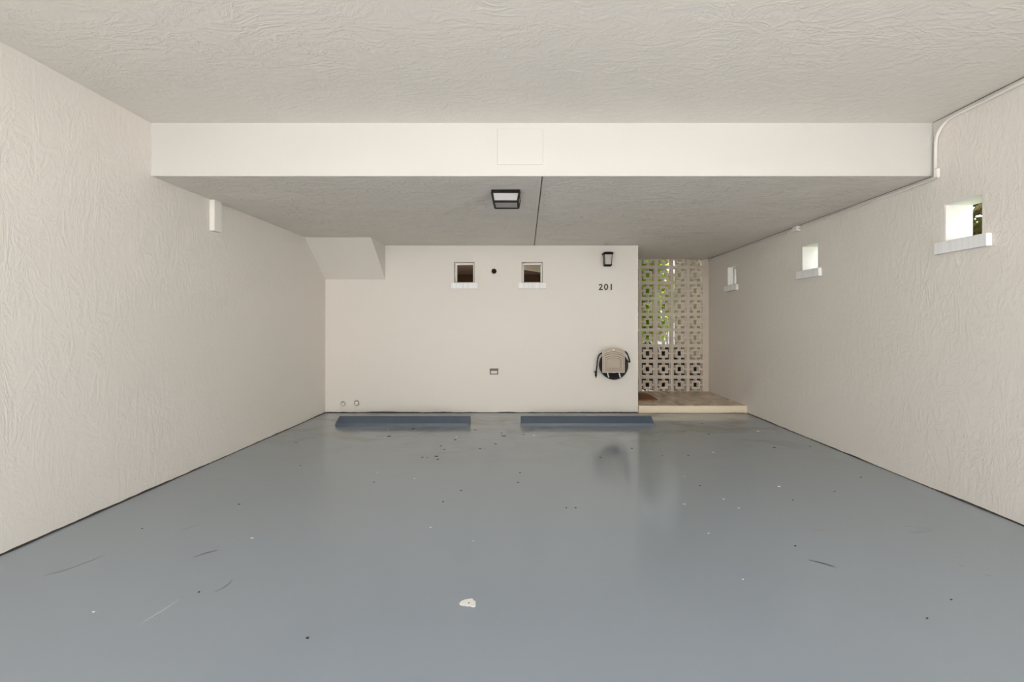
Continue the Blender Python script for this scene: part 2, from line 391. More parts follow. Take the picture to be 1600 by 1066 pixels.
# ------------------------------------------------------------------ windows of the back wall
for i, (x0, x1, z0, z1) in enumerate(WB):
    lab = ['small square window left of the round black hole', 'small square window right of the round black hole with white curve inside'][i]
    t_ = thing(f'window_{i+1}', ((x0+x1)/2, YB, z0-0.096), lab, 'window', kind='structure')
    y0 = YB+0.09; b = 0.030
    us = [x0, x0+b, x1-b, x1]; vs = [z0, z0+0.016, z1-b, z1]
    MB().grid(us, vs, lambda a, c: not (a == 1 and c == 1), y0, y0+0.04, lambda u, v, w_: (u, w_, v)).build('window_frame', 'lightpaint', t_); fr_ = bpy.data.objects[list(WORLD)[-1]]
    MB().box(x0+b-0.004, x1-b+0.004, y0+0.016, y0+0.022, z0+0.012, z1-b+0.004).build('pane', 'glass', fr_)
    MB().box(x0-0.058, x1+0.058, YB-0.035, YB, z0-0.096, z0-0.002, 0.005).build('window_sill', 'sill', t_)
    # lining of the opening, painted like the frame
    MB().grid([x0, x0+0.004, x1-0.004, x1], [z0, z0+0.004, z1-0.004, z1], lambda a, c: not (a == 1 and c == 1), YB+0.004, y0, lambda u, v, w_: (u, w_, v)).build('reveal', 'lightpaint', t_)

    MB().grid([x0-0.004, x0+0.005, x1-0.005, x1+0.004], [z0, z0+0.006, z1-0.005, z1+0.004], lambda a, c: not (a == 1 and c == 1), YB-0.0012, YB+0.003, lambda u, v, w_: (u, w_, v)).build('shadow_line', 'shadow_line', t_)  # grey ring painted as the shadow line round the opening

# white curved band seen inside through the right one
pts = [];
for k in range(13):
    u = k/12; x = -0.25 + 1.0*u; pts.append((x, 2.548-0.10*max(0, u-0.12)**1.3))
for k in range(12, -1, -1):
    u = k/12; x = -0.25 + 1.0*u; pts.append((x, 2.452-0.02*u-0.20*u**2.2))
t_ = thing('curved_valance', (0.25, 8.49, 2.30), 'white curved band inside the house seen through the small window', 'valance')
MB().prism(pts, lambda u, v, w_: (u, w_, v), 8.46, 8.52).build('band', 'white', t_)
for x in (-0.22, 0.62): MB().tube([(x, 8.49, 2.43), (x, 8.49, 2.60)], 0.008, 6).build('hanging_rod', 'white', t_)
# added fill light inside the house, no known lamp there
ld = bpy.data.lights.new('room_fill', 'POINT'); lo = bpy.data.objects.new('room_fill', ld); COL.objects.link(lo)
lo.location = (-0.45, 8.3, 1.2); ld.energy = 16; ld.color = (1.0, 0.86, 0.68); ld.shadow_soft_size = 0.25

# ------------------------------------------------------------------ openings of the right wall
SILL = [(3.312, 3.752), (5.25, 5.70), (7.36, 7.83)]
labs = ['small square opening nearest the beam with foliage showing behind', 'small square white opening in the middle of the right wall', 'small square white opening next to the breeze block screen']
for i, (y0, y1, z0, z1) in enumerate(WR):
    t_ = thing(f'window_{i+3}', (RX((y0+y1)/2), (y0+y1)/2, z0-0.097), labs[i], 'window', kind='structure')
    MB().grid([y0, y0+0.006, y1-0.006, y1], [z0, z0+0.006, z1-0.006, z1], lambda a, c: not (a == 1 and c == 1), 0.003, TW+0.004,
              lambda u, v, w_: (RX(u)+w_, u, v)).build('reveal', 'reveal', t_)
    s0, s1 = SILL[i]
    MB().grid([s0, s0+0.006, s1-0.006, s1], [z0-0.097, z0-0.003], lambda a, c: True, -0.036, 0.0,
              lambda u, v, w_: (RX(u)+w_+(0.006 if (u in (s0, s1) and w_ < -0.01) else 0), u, v)).build('window_sill', 'sill', t_)
    if i == 2:
        MB().grid([y0+0.006, y0+0.03, y1-0.03, y1-0.006], [z0+0.006, z0+0.028, z1-0.03, z1-0.006], lambda a, c: not (a == 1 and c == 1), 0.10, 0.20,
                  lambda u, v, w_: (RX(u)+w_, u, v)).build('window_frame', 'alu', t_)

# ------------------------------------------------------------------ entry: step, mat, screen
t_ = thing('entry_step', ((XE+RX(7.06))/2, 7.8, 0), 'raised stone entry step beside the end wall', 'step', kind='structure')
MB().grid([XE, 3.6], [7.075, YS], lambda i, j: True, 0.0, STEP-0.022, lambda u, v, w_: (RX(v)-0.001 if u > 3 else u, v, w_)).build('riser', 'riser', t_)
MB().grid([XE, 3.6], [7.055, YS], lambda i, j: True, STEP-0.085, STEP-0.002, lambda u, v, w_: (RX(v)-0.002 if u > 3 else u, v, w_)).build('edge_slab', 'riser', t_)
xs = [XE, 2.22, 2.65, 3.08, 3.6]
for r, (ya, yb) in enumerate(((7.060, 7.82), (7.824, YS))):
    for c in range(4):
        MB().grid([xs[c]+0.0015, xs[c+1]-0.0015], [ya, yb], lambda i, j: True, STEP-0.012, STEP, lambda u, v, w_: (min(u, RX(v)-0.003), v, w_)).build('stone_tile', 'tread', t_)

pts = []
x0, x1, y0, y1 = XE+0.03, 2.255, 7.57, 8.34
for cx, cy, a0, rr in ((x1-0.05, y0+0.05, -90, 0.05), (x1-0.20, y1-0.20, 0, 0.20), (x0+0.20, y1-0.20, 90, 0.20), (x0+0.05, y0+0.05, 180, 0.05)):
    for k in range(7):
        a = math.radians(a0+15*k); pts.append((cx+rr*math.cos(a), cy+rr*math.sin(a)))
o = MB().prism(pts, lambda u, v, w_: (u, v, w_), STEP, STEP+0.016).build('door_mat', 'mat')
tag(o, 'brown coir door mat with rounded corner on the stone entry', 'door mat')

scr = thing('wall_screen', ((XE+RX(YS))/2, YS+0.05, STEP), 'painted breeze block screen wall closing the entry', 'screen', kind='structure')
PX, PZ = 0.3055, 0.3015
gx = [-0.1515, -0.1225, -0.078, -0.048, -0.0145, 0.0145, 0.048, 0.078, 0.1225, 0.1515]
def block_mask(i, j):
    a, b = min(i, 8-i), min(j, 8-j)
    if a == 0 or b == 0: return True                      # outer frame
    if (i == 4 and b <= 2) or (j == 4 and a <= 2): return True   # four stubs
    if (a == 2 and b >= 2) or (b == 2 and a >= 2): return True   # inner ring
    return False
bx0 = 2.363; z_first = STEP-0.03+PZ/2
rows = [z_first+PZ*r for r in range(9)]; cols = [bx0+PX*k for k in range(-2, 4)]
def block_mesh(cut_l=None, cut_t=None):
    us_, vs_ = list(gx), [g*PZ/PX for g in gx]
    if cut_t is not None:
        n = next(k for k in range(10) if vs_[k] > cut_t); vs_ = vs_[:n]+[cut_t]
    i0 = 0
    if cut_l is not None:
        i0 = next(k for k in range(10) if us_[k] > cut_l)-1; us_ = [cut_l]+us_[i0+1:]
    mb = MB(); mb.grid(us_, vs_, lambda i, j: block_mask(i+i0, j), 0, 0.10, lambda u, v, w_: (u, w_, v))
    return mb
protos = {}
wo_ = WORLD['wall_screen']
for r, zc in enumerate(rows):
    for k, xc in enumerate(cols):
        cl = XE+0.001-xc if xc-0.1515 < XE else None
        ct = ZL-0.001-zc if zc+0.15 > ZL else None
        if cl is not None and cl > 0.14: continue
        key = (cl is not None, ct is not None)
        if key not in protos:
            mb = block_mesh(cl, ct); mb.v = [(x+wo_.x, y+wo_.y, z+wo_.z) for x, y, z in mb.v]
            o = mb.build('breeze_block', 'block', scr); protos[key] = o
        else:
            o = protos[key].copy(); COL.objects.link(o); o.parent = scr
        o.location = Vector((xc, YS+random.uniform(-0.002, 0.002), zc)) - wo_
m = MB()
xr = cols[-1]+PX/2
for k in range(1, len(cols)):
    m.box(cols[k]-PX/2-0.004, cols[k]-PX/2+0.004, YS+0.006, YS+0.094, STEP, ZL-0.001)
for r in range(1, len(rows)):
    m.box(XE+0.002, xr-0.004, YS+0.006, YS+0.094, rows[r]-PZ/2-0.004, rows[r]-PZ/2+0.004)
m.build('mortar', 'block', scr)
MB().box(xr-0.002, RX(YS), YS-0.002, YS+0.10, STEP, ZL-0.001).build('end_strip', 'block', scr)

# ------------------------------------------------------------------ wheel stops
prof = [(0, 0), (0.009, 0.040), (0.014, 0.044), (0.150, 0.112), (0.165, 0.112), (0.237, 0.044), (0.245, 0)]
for x0, x1, lab in ((-2.602, -0.768, 'blue-grey painted wheel stop in front of the two pipe cleanouts'), (-0.058, 1.776, 'blue-grey painted wheel stop beside the stone entry step')):
    e = 0.006
    m = MB(); n = len(prof)
    cut = [(e, 0.0)]
    m.v = []
    secs = [(x0, 0.975), (x0+e, 1.0), (x1-e, 1.0), (x1, 0.975)]
    for x, s_ in secs:
        for (u, v) in prof: m.v.append((x, 6.14+0.1225+(u-0.1225)*s_, v*s_))
    for a in range(3):
        for k in range(n):
            m.f.append((a*n+k, (a+1)*n+k, (a+1)*n+(k+1) % n, a*n+(k+1) % n))
    m.f.append(tuple(range(n))); m.f.append(tuple(range(3*n, 4*n)))
    o = m.build('wheel_stop', 'stop'); tag(o, lab, 'wheel stop')

# ------------------------------------------------------------------ ceiling light
cx, cyf, cyb, zb = -0.178, 4.18, 4.425, 2.538
t_ = thing('ceiling_light', (cx, (cyf+cyb)/2, zb), 'square black framed flush ceiling light with frosted panels', 'ceiling light')
wt, wbm = 0.128, 0.113
MB().box(cx-wt-0.006, cx+wt+0.006, cyf-0.018, cyb+0.018, ZL-0.030, ZL, 0.003).build('canopy', 'black', t_)
def bar(p, q, r_, name='frame_bar'):
    MB().tube([p, q], r_, 4).build(name, 'black', t_)
T = [(cx-wt, cyf-0.004), (cx+wt, cyf-0.004), (cx+wt, cyb+0.004), (cx-wt, cyb+0.004)]
B = [(cx-wbm, cyf+0.008), (cx+wbm, cyf+0.008), (cx+wbm, cyb-0.008), (cx-wbm, cyb-0.008)]
for k in range(4):
    bar((*T[k], ZL-0.02), (*B[k], zb+0.006), 0.0145)
    bar((*B[k], zb+0.007), (*B[(k+1) % 4], zb+0.007), 0.0125)
for k in range(4):
    a, b_, c_, d_ = T[k], T[(k+1) % 4], B[(k+1) % 4], B[k]
    q = [Vector((*a, ZL-0.022)), Vector((*b_, ZL-0.022)), Vector((*c_, zb+0.006)), Vector((*d_, zb+0.006))]
    nrm = (q[1]-q[0]).cross(q[3]-q[0]).normalized()*0.002
    MB().add([p_+nrm for p_ in q]+[p_-nrm for p_ in q], [(0, 1, 2, 3), (7, 6, 5, 4), (0, 4, 5, 1), (1, 5, 6, 2), (2, 6, 7, 3), (3, 7, 4, 0)]).build('glass_panel', 'frost', t_)
MB().box(cx-wbm, cx+wbm, cyf+0.008, cyb-0.008, zb+0.006, zb+0.010).build('glass_panel', 'frost', t_)

# ------------------------------------------------------------------ wall lantern
lx, ly = 1.297, 7.015
t_ = thing('wall_lantern', (lx, YB, 2.315), 'black wall lantern with pale glass above the house number', 'lantern')
MB().box(lx-0.045, lx+0.045, YB-0.014, YB, 2.34, 2.50, 0.004).build('back_plate', 'black', t_)
MB().tube([(lx, YB-0.01, 2.46), (lx, ly+0.02, 2.475)], 0.012, 8).build('bracket', 'black', t_)
def sq(h0, z0, h1, z1, y=ly, x=lx):
    m_ = MB(); vs_ = [(x+a*h0, y+b*h0, z0) for a, b in ((-1, -1), (1, -1), (1, 1), (-1, 1))] + [(x+a*h1, y+b*h1, z1) for a, b in ((-1, -1), (1, -1), (1, 1), (-1, 1))]
    return m_.add(vs_, [(3, 2, 1, 0), (4, 5, 6, 7)] + [(k, (k+1) % 4, 4+(k+1) % 4, 4+k) for k in range(4)])
cap = sq(0.066, 2.488, 0.080, 2.506); c2 = sq(0.080, 2.506, 0.078, 2.514); c3 = sq(0.078, 2.514, 0.050, 2.530)
cap.add(c2.v, c2.f); cap.add(c3.v, c3.f); cap.build('roof_cap', 'black', t_)
base = sq(0.048, 2.312, 0.058, 2.322); b2 = sq(0.058, 2.322, 0.058, 2.334); base.add(b2.v, b2.f); base.build('base_plate', 'black', t_)
for a, b in ((-1, -1), (1, -1), (1, 1), (-1, 1)):
    MB().tube([(lx+a*0.050, ly+b*0.050, 2.33), (lx+a*0.060, ly+b*0.060, 2.49)], 0.0068, 4).build('post', 'black', t_)
for k, (a, b) in enumerate(((0, -1), (1, 0), (0, 1), (-1, 0))):
    h0, h1 = 0.047, 0.057
    if a == 0: q = [(lx-h0, ly+b*h0, 2.334), (lx+h0, ly+b*h0, 2.334), (lx+h1, ly+b*h1, 2.489), (lx-h1, ly+b*h1, 2.489)]
    else: q = [(lx+a*h0, ly-h0, 2.334), (lx+a*h0, ly+h0, 2.334), (lx+a*h1, ly+h1, 2.489), (lx+a*h1, ly-h1, 2.489)]
    off = Vector((a, b, 0))*0.003
    MB().add([Vector(p_) for p_ in q]+[Vector(p_)-off for p_ in q], [(0, 1, 2, 3), (7, 6, 5, 4), (0, 4, 5, 1), (1, 5, 6, 2), (2, 6, 7, 3), (3, 7, 4, 0)]).build('glass_panel', 'lantern_glass', t_)

# ------------------------------------------------------------------ house number 201
def ribbon(pts, wd, closed=False):
    P = [Vector((a, b, 0)) for a, b in pts]; n = len(P); L, Rr = [], []
    for i, p_ in enumerate(P):
        a = P[(i-1) % n] if (closed or i) else p_; b = P[(i+1) % n] if (closed or i < n-1) else p_
        d1 = (p_-a).normalized() if a != p_ else (b-p_).normalized(); d2 = (b-p_).normalized() if b != p_ else d1
        d = (d1+d2).normalized(); nv = Vector((-d.y, d.x, 0)); k = 1/max(0.45, nv.dot(Vector((-d1.y, d1.x, 0))))
        L.append(p_+nv*wd/2*k); Rr.append(p_-nv*wd/2*k)
    return L, Rr
def digit(name, pts, x, wd, closed, label):
    m_ = MB(); L, Rr = ribbon(pts, wd, closed); n = len(L)
    y0, y1 = YB-0.010, YB
    f = lambda p_, y: (x+p_.x, y, 2.0415-0.096+p_.y)
    m_.v = [f(p_, y0) for p_ in L]+[f(p_, y0) for p_ in Rr]+[f(p_, y1) for p_ in L]+[f(p_, y1) for p_ in Rr]
    for i in range(n if closed else n-1):
        j = (i+1) % n
        m_.f += [(i, j, n+j, n+i), (2*n+i, 3*n+i, 3*n+j, 2*n+j), (i, 2*n+i, 2*n+j, j), (n+i, n+j, 3*n+j, 3*n+i)]
    if not closed: m_.f += [(0, n, 3*n, 2*n), (n-1, 3*n-1, 4*n-1, 2*n-1)]
    o = m_.build(name, 'digit'); tag(o, label, 'house number'); return o
two = [(0.006, 0.070)]
for k in range(9):
    a = math.radians(165-26*k*0.97); two.append((0.0275+0.0205*math.cos(a), 0.0665+0.0215*math.sin(a)))
two += [(0.028, 0.033), (0.012, 0.0078), (0.062, 0.0075)]
digit('house_number', two, 1.172, 0.0180, False, 'black numeral two, first figure of the house number below the lantern')
digit('house_number', [(0.032+0.0245*math.cos(2*math.pi*k/24), 0.048+0.0405*math.sin(2*math.pi*k/24)) for k in range(24)], 1.255, 0.0175, True, 'black numeral zero, middle figure of the house number below the lantern')
digit('house_number', [(0.008, 0.0), (0.008, 0.096)], 1.362, 0.0180, False, 'black numeral one, last figure of the house number below the lantern')

# ------------------------------------------------------------------ hose hanger and hose
hx, yp = 1.375, YB-0.150           # plate front
t_ = thing('hose_hanger', (hx, YB, 0.64), 'beige arched plastic hose hanger on the end wall', 'hose hanger')
def arch(hw, z0, zs, rise, n=14):
    pts_ = [(-hw, z0), (hw, z0)]
    for k in range(n+1):
        u = 1-2*k/n; pts_.append((hw*u, zs+rise*(1-u*u)))
    return pts_
F_ = lambda u, v, w_: (hx+u, w_, v)
MB().prism(arch(0.173, 0.650, 1.005, 0.040), F_, yp, yp+0.022).build('face_plate', 'hanger', t_)
def arch_ring(name, hw, z0, zs, rise, bw, d, mat):
    A = arch(hw, z0, zs, rise); Bq = arch(hw-bw, z0+bw, zs-bw*0.6, rise*0.95); n = len(A); m_ = MB()
    m_.v = [F_(u, v, yp-d) for u, v in A]+[F_(u, v, yp-d) for u, v in Bq]+[F_(u, v, yp+0.004) for u, v in A]+[F_(u, v, yp+0.004) for u, v in Bq]
    for i in range(n):
        j = (i+1) % n; m_.f += [(i, j, n+j, n+i), (i, 2*n+i, 2*n+j, j), (n+i, n+j, 3*n+j, 3*n+i)]
    m_.build(name, mat, t_)
arch_ring('rim', 0.173, 0.650, 1.005, 0.040, 0.014, 0.012, 'hanger_light')
arch_ring('panel_moulding', 0.146, 0.672, 0.895, 0.036, 0.010, 0.010, 'hanger_light')
arch_ring('groove', 0.160, 0.668, 0.905, 0.040, 0.006, 0.002, 'hanger_dark')
arch_ring('groove', 0.132, 0.690, 0.878, 0.034, 0.006, 0.003, 'hanger_dark')
arch_ring('panel_moulding', 0.122, 0.700, 0.868, 0.030, 0.012, 0.012, 'hanger_light')
arch_ring('groove', 0.110, 0.712, 0.858, 0.026, 0.006, 0.004, 'hanger_dark')
m = MB(); A = [(-0.15+0.30*k/12, 0.958+0.036*(1-(2*k/12-1)**2)) for k in range(13)]
m.prism(A + [(u, v-0.012) for u, v in A[::-1]], F_, yp-0.009, yp+0.002); m.build('crest_band', 'hanger_light', t_)
m = MB(); A = [(-0.15+0.30*k/12, 0.944+0.036*(1-(2*k/12-1)**2)) for k in range(13)]
m.prism(A + [(u, v-0.005) for u, v in A[::-1]], F_, yp-0.002, yp+0.002); m.build('groove', 'hanger_dark', t_)
MB().box(hx-0.010, hx+0.016, yp-0.016, yp+0.002, 0.992, 1.016, 0.004).build('crest_boss', 'lightpaint', t_)
MB().lathe([(0.10, 0.02), (0.10, 0.150)], (hx, YB-0.150, 0.83), 'y', 24).build('drum', 'black', t_, True)
for s_ in (-0.092, 0.088):
    MB().tube([(hx+s_, yp+0.012, 0.655), (hx+s_+0.004, yp-0.006, 0.625), (hx+s_+0.016, yp-0.020, 0.578)], 0.0105, 6).build('prong', 'white', t_)

t_ = thing('garden_hose', (hx+0.01, YB-0.07, 0.52), 'coiled black garden hose looped over the beige hanger', 'hose')
path = []
rng = random.Random(3)
NL = 26
rad = [0.092+0.140*((i*0.618+0.9) % 1.0) for i in range(NL)]; rad[0] = 0.233; rad[5] = 0.231; rad[11] = 0.234; rad[18] = 0.230
dep = [0.012+0.100*i/(NL-1)+0.008*((i*0.37) % 1.0) for i in range(NL)]
for k in range(NL*36):
    a = 2*math.pi*k/36; i = min(NL-1, k//36); j = min(NL-1, i+1); f = (k % 36)/36
    r_ = rad[i]*(1-f)+rad[j]*f; d_ = dep[i]*(1-f)+dep[j]*f
    # the upper half rests on the drum, the lower half hangs round
    x = hx+0.012+r_*math.sin(a); z = 0.752+r_*(1.0 if math.cos(a) < 0 else 0.97)*math.cos(a)
    path.append((x, YB-0.012-d_, z))
MB().tube(path, 0.0115, 7).build('coil', 'hose', t_, True)
def spline(P, n=8):
    P = [Vector(p_) for p_ in P]; out = []
    for i in range(len(P)-1):
        a, b, c, d = P[max(i-1, 0)], P[i], P[i+1], P[min(i+2, len(P)-1)]
        for k in range(n):
            t2 = k/n
            out.append(0.5*((2*b)+(c-a)*t2+(2*a-5*b+4*c-d)*t2*t2+(3*b-a-3*c+d)*t2**3))
    out.append(P[-1]); return out
yz = YB-0.10
hxw = lambda px: (px-820)/700*(YB-0.1); hzw = lambda py: EYE-(py-508)/700*(YB-0.1)
MB().tube(spline([(hx+0.10, yz, 1.0), (hxw(975.5), yz, hzw(549)), (hxw(980), yz, hzw(553)), (hxw(983.6), yz, hzw(563)), (hxw(984), yz, hzw(565.5)), (hxw(982), yz, hzw(565.5)), (hxw(977), yz, hzw(561)), (hx+0.12, yz+0.01, hzw(556))]), 0.0105, 7).build('loop', 'hose', t_, True)
MB().tube(spline([(hx-0.10, yz, hzw(549)), (hxw(937), yz, hzw(554)), (hxw(933.8), yz, hzw(562)), (hxw(933), yz, hzw(570)), (hxw(931.6), yz, hzw(580))]), 0.0105, 7).build('free_end', 'hose', t_, True)
nx, nz = hxw(931.2), hzw(580)
MB().lathe([(0.012, 0.0), (0.018, -0.004), (0.018, -0.028), (0.013, -0.032), (0.016, -0.05), (0.016, -0.075), (0.009, -0.082), (0.007, -0.105)], (nx, yz, nz), 'z', 12).build('nozzle', 'black', t_, True); nzl = bpy.data.objects['nozzle']
MB().tube([(nx-0.002, yz, nz-0.01), (nx-0.030, yz-0.008, nz-0.018), (nx-0.028, yz-0.008, nz+0.012)], 0.006, 6).build('nozzle_lever', 'grey_rim', nzl)

# ------------------------------------------------------------------ small fittings on the back wall
vx, vz = VENT
t_ = thing('vent_pipe', (vx, YB, vz-0.045), 'round black pipe opening between the two small windows', 'vent')
m = MB(); n = 24
for r_, y in ((0.058, YB), (0.056, YB-0.006), (0.044, YB-0.008), (0.041, YB-0.006)):
    m.v += [(vx+r_*math.cos(2*math.pi*k/n), y, vz+r_*math.sin(2*math.pi*k/n)) for k in range(n)]
m.f = [(a*n+k, a*n+(k+1) % n, (a+1)*n+(k+1) % n, (a+1)*n+k) for a in range(3) for k in range(n)]
m.build('collar', 'wallpaint', t_, True)
MB().lathe([(0.041, -0.006), (0.036, -0.014), (0.025, -0.010), (0.005, -0.006)], (vx, YB, vz), 'y', 24).build('plug', 'void', t_, True)

ox, oz = (772-820)/700*YB, EYE-(580.5-508)/700*YB
t_ = thing('wall_outlet', (ox, YB, oz-0.047), 'small horizontal outlet box low on the end wall', 'outlet')
MB().grid([ox-0.066, ox-0.052, ox+0.055, ox+0.066], [oz-0.047, oz-0.037, oz+0.034, oz+0.047], lambda a, c: not (a == 1 and c == 1), YB-0.022, YB, lambda u, v, w_: (u, w_, v)).build('cover_rim', 'grey_rim', t_)
MB().box(ox-0.052, ox+0.055, YB-0.010, YB, oz-0.037, oz+0.034).build('socket_plate', 'grey_rim', t_)
MB().box(ox-0.050, ox+0.050, YB-0.020, YB-0.010, oz-0.035, oz+0.010, 0.004).build('socket', 'white', t_); sk = bpy.data.objects['socket']
for s_ in (-0.022, 0.018): MB().box(ox+s_-0.014, ox+s_+0.014, YB-0.021, YB-0.0195, oz-0.014, oz-0.010).build('slot', 'steel', sk)
MB().box(ox-0.054, ox+0.072, YB-0.055, YB-0.001, oz+0.040, oz+0.048, 0.002).build('flap_cover', 'grey_rim', t_)

for px, py, hexa, lab in ((536.3, 631, False, 'smaller round pipe cleanout cap low on the end wall'), (557.5, 630, True, 'larger round pipe cleanout cap with raised square plug')):
    qx, qz = (px-820)/700*YB, EYE-(py-508)/700*YB; s_ = 1.0 if not hexa else 1.12
    t_ = thing('cleanout_cap', (qx, YB, qz-0.05*s_), lab, 'cleanout')
    m = MB(); n = 24
    for r_, y in ((0.048*s_, YB), (0.047*s_, YB-0.014), (0.037*s_, YB-0.014), (0.036*s_, YB-0.003)):
        m.v += [(qx+r_*math.cos(2*math.pi*k/n), y, qz+(1.0 if not hexa else 1.12)*r_*math.sin(2*math.pi*k/n)) for k in range(n)]
    m.f = [(a*n+k, a*n+(k+1) % n, (a+1)*n+(k+1) % n, (a+1)*n+k) for a in range(3) for k in range(n)]
    m.build('rim', 'wallpaint', t_, True)
    MB().lathe([(0.036*s_, 0.0), (0.036*s_, -0.003)], (qx, YB, qz), 'y', 24).build('recess', 'grey_rim', t_)
    MB().lathe([(0.027*s_, -0.003), (0.026*s_, -0.012), (0.016*s_, -0.020), (0.004, -0.022)], (qx, YB, qz-0.003), 'y', 20).build('plug', 'lightpaint', t_, True)
    if hexa: MB().box(qx-0.014, qx+0.014, YB-0.034, YB-0.016, qz-0.017, qz+0.011, 0.003).build('wrench_square', 'lightpaint', t_)
    else: MB().box(qx-0.024, qx+0.024, YB-0.026, YB-0.016, qz-0.007, qz+0.003, 0.002).build('grip_bar', 'lightpaint', t_)

# ------------------------------------------------------------------ conduit along the right wall
r_ = 0.0125
t_ = thing('conduit', (RX(3.7), 3.7, 2.6), 'thin painted electrical conduit running along the top of the right wall', 'conduit')
cxo = lambda y, d=0.0145: RX(y)-d
zu = ZC-0.034
path = [(cxo(YF+0.02), YF+0.02, zu), (cxo(3.0), 3.0, zu), (cxo(3.58), 3.58, zu)]
for k in range(1, 9):
    a = math.radians(90*k/8); yv = 3.60+0.155*math.sin(a); path.append((cxo(yv), yv, zu-0.155*(1-math.cos(a))))
path += [(cxo(3.757), 3.757, 2.70)]
MB().tube(path, r_, 10).build('pipe', 'lightpaint', t_, True)
m = MB().box(cxo(3.75)-0.016, cxo(3.75)+0.012, 3.715, 3.765, 2.612, 2.702, 0.012); m.build('elbow_fitting', 'lightpaint', t_)
yj = 5.70; zl = ZL-0.026
path = spline([(cxo(3.74), 3.74, 2.632), (cxo(3.80), 3.80, zl-0.004), (cxo(4.2), 4.2, zl-0.006), (cxo(5.0), 5.0, zl-0.005), (cxo(5.5), 5.5, zl-0.007), (cxo(5.66), 5.66, zl-0.020)], 6)
MB().tube(path, 0.0105, 8).build('pipe', 'lightpaint', t_, True)
path = spline([(cxo(5.74), 5.74, zl-0.006), (cxo(5.86), 5.86, zl-0.010), (cxo(5.92), 5.92, zl-0.030), (cxo(6.0), 6.0, zl-0.034), (cxo(6.6), 6.6, zl-0.016), (cxo(7.5), 7.5, zl-0.008), (cxo(8.56), 8.56, zl-0.006)], 6)
MB().tube(path, 0.0095, 8).build('pipe', 'lightpaint', t_, True)
MB().box(RX(yj)-0.055, RX(yj)-0.001, 5.655, 5.745, ZL-0.068, ZL-0.004, 0.004).build('junction_box', 'lightpaint', t_); jb = bpy.data.objects['junction_box']
MB().lathe([(0.009, 0), (0.009, 0.004)], (RX(yj)-0.030, 5.651, ZL-0.034), 'y', 10).build('box_screw', 'lightpaint', jb)
for yv, zv in ((2.4, zu), (3.50, zu), (4.02, zl-0.006), (5.12, zl-0.006), (6.12, zl-0.030), (6.45, zl-0.02), (7.6, zl-0.008)):
    m = MB(); rr = 0.0155
    arc = [(RX(yv)-0.001, zv-0.040), (RX(yv)-0.004, zv-0.017)] + [(cxo(yv)-rr*math.cos(a), zv-rr*math.sin(a)) for a in (1.0, 0.5, 0.0, -0.5, -1.0)] + [(RX(yv)-0.004, zv+0.015), (RX(yv)-0.001, zv+0.018)]
    n = len(arc)
    for yy in (yv-0.009, yv+0.009):
        for x, z in arc: m.v.append((x, yy, z))
        for x, z in arc: m.v.append((x+0.003, yy, z))
    for i in range(n-1):
        m.f += [(i, i+1, 2*n+i+1, 2*n+i), (n+i, 3*n+i, 3*n+i+1, n+i+1), (i, n+i, n+i+1, i+1), (2*n+i, 2*n+i+1, 3*n+i+1, 3*n+i)]
    m.build('strap', 'lightpaint', t_)

# ------------------------------------------------------------------ dark strips painted as the shadow gap at the foot of the walls
def gap_shade(name, fn, s0, s1, label, wide, tall, seed):
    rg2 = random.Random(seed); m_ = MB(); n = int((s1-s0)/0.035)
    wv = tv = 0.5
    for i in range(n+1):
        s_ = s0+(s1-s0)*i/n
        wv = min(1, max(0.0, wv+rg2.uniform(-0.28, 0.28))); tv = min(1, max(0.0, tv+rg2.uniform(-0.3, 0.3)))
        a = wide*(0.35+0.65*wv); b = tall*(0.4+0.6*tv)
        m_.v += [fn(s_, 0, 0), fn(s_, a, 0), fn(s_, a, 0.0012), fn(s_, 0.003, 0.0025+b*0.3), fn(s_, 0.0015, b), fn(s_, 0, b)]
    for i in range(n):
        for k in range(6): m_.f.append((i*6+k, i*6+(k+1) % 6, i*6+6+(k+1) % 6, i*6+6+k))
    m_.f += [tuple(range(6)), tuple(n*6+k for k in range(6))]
    o_ = m_.build(name, 'gap_shade'); tag(o_, label, 'gap_shade', kind='structure')
gap_shade('gap_shade_left', lambda s_, a, b: (XL+a, s_, b), YF, YB, 'dark strip as shadow gap along the foot of the left wall', 0.012, 0.014, 1)
gap_shade('gap_shade_back', lambda s_, a, b: (s_, YB-a, b), XL+0.015, XE, 'dark strip as shadow gap along the foot of the end wall', 0.016, 0.018, 2)
gap_shade('gap_shade_right', lambda s_, a, b: (RX(s_)-a, s_, b), YF, 7.05, 'dark strip as shadow gap along the foot of the right wall', 0.010, 0.012, 3)
gap_shade('gap_shade_step', lambda s_, a, b: (s_, 7.055-a, b), XE, RX(7.05)-0.02, 'dark strip as shadow gap along the foot of the stone step', 0.010, 0.008, 4)

# ------------------------------------------------------------------ paint chips and flecks on the floor
def floor_pt(px, py):
    y = EYE*700/(py-508); return ((px-820)/700*y, y)
def flake(name, mat, cx_, cy_, rx_, ry_, h_, seed, label, cat, group=None, n=9, rot=0.0):
    rg2 = random.Random(seed); pts_ = []
    for k in range(n):
        a = 2*math.pi*k/n; q_ = rg2.uniform(0.62, 1.12); u, v = rx_*q_*math.cos(a), ry_*q_*math.sin(a)
        pts_.append((cx_+u*math.cos(rot)-v*math.sin(rot), cy_+u*math.sin(rot)+v*math.cos(rot)))
    o_ = MB().prism(pts_, lambda u, v, w_: (u, v, w_), 0.0, h_).build(name, mat, origin=(cx_, cy_, 0)); return tag(o_, label, cat, group)
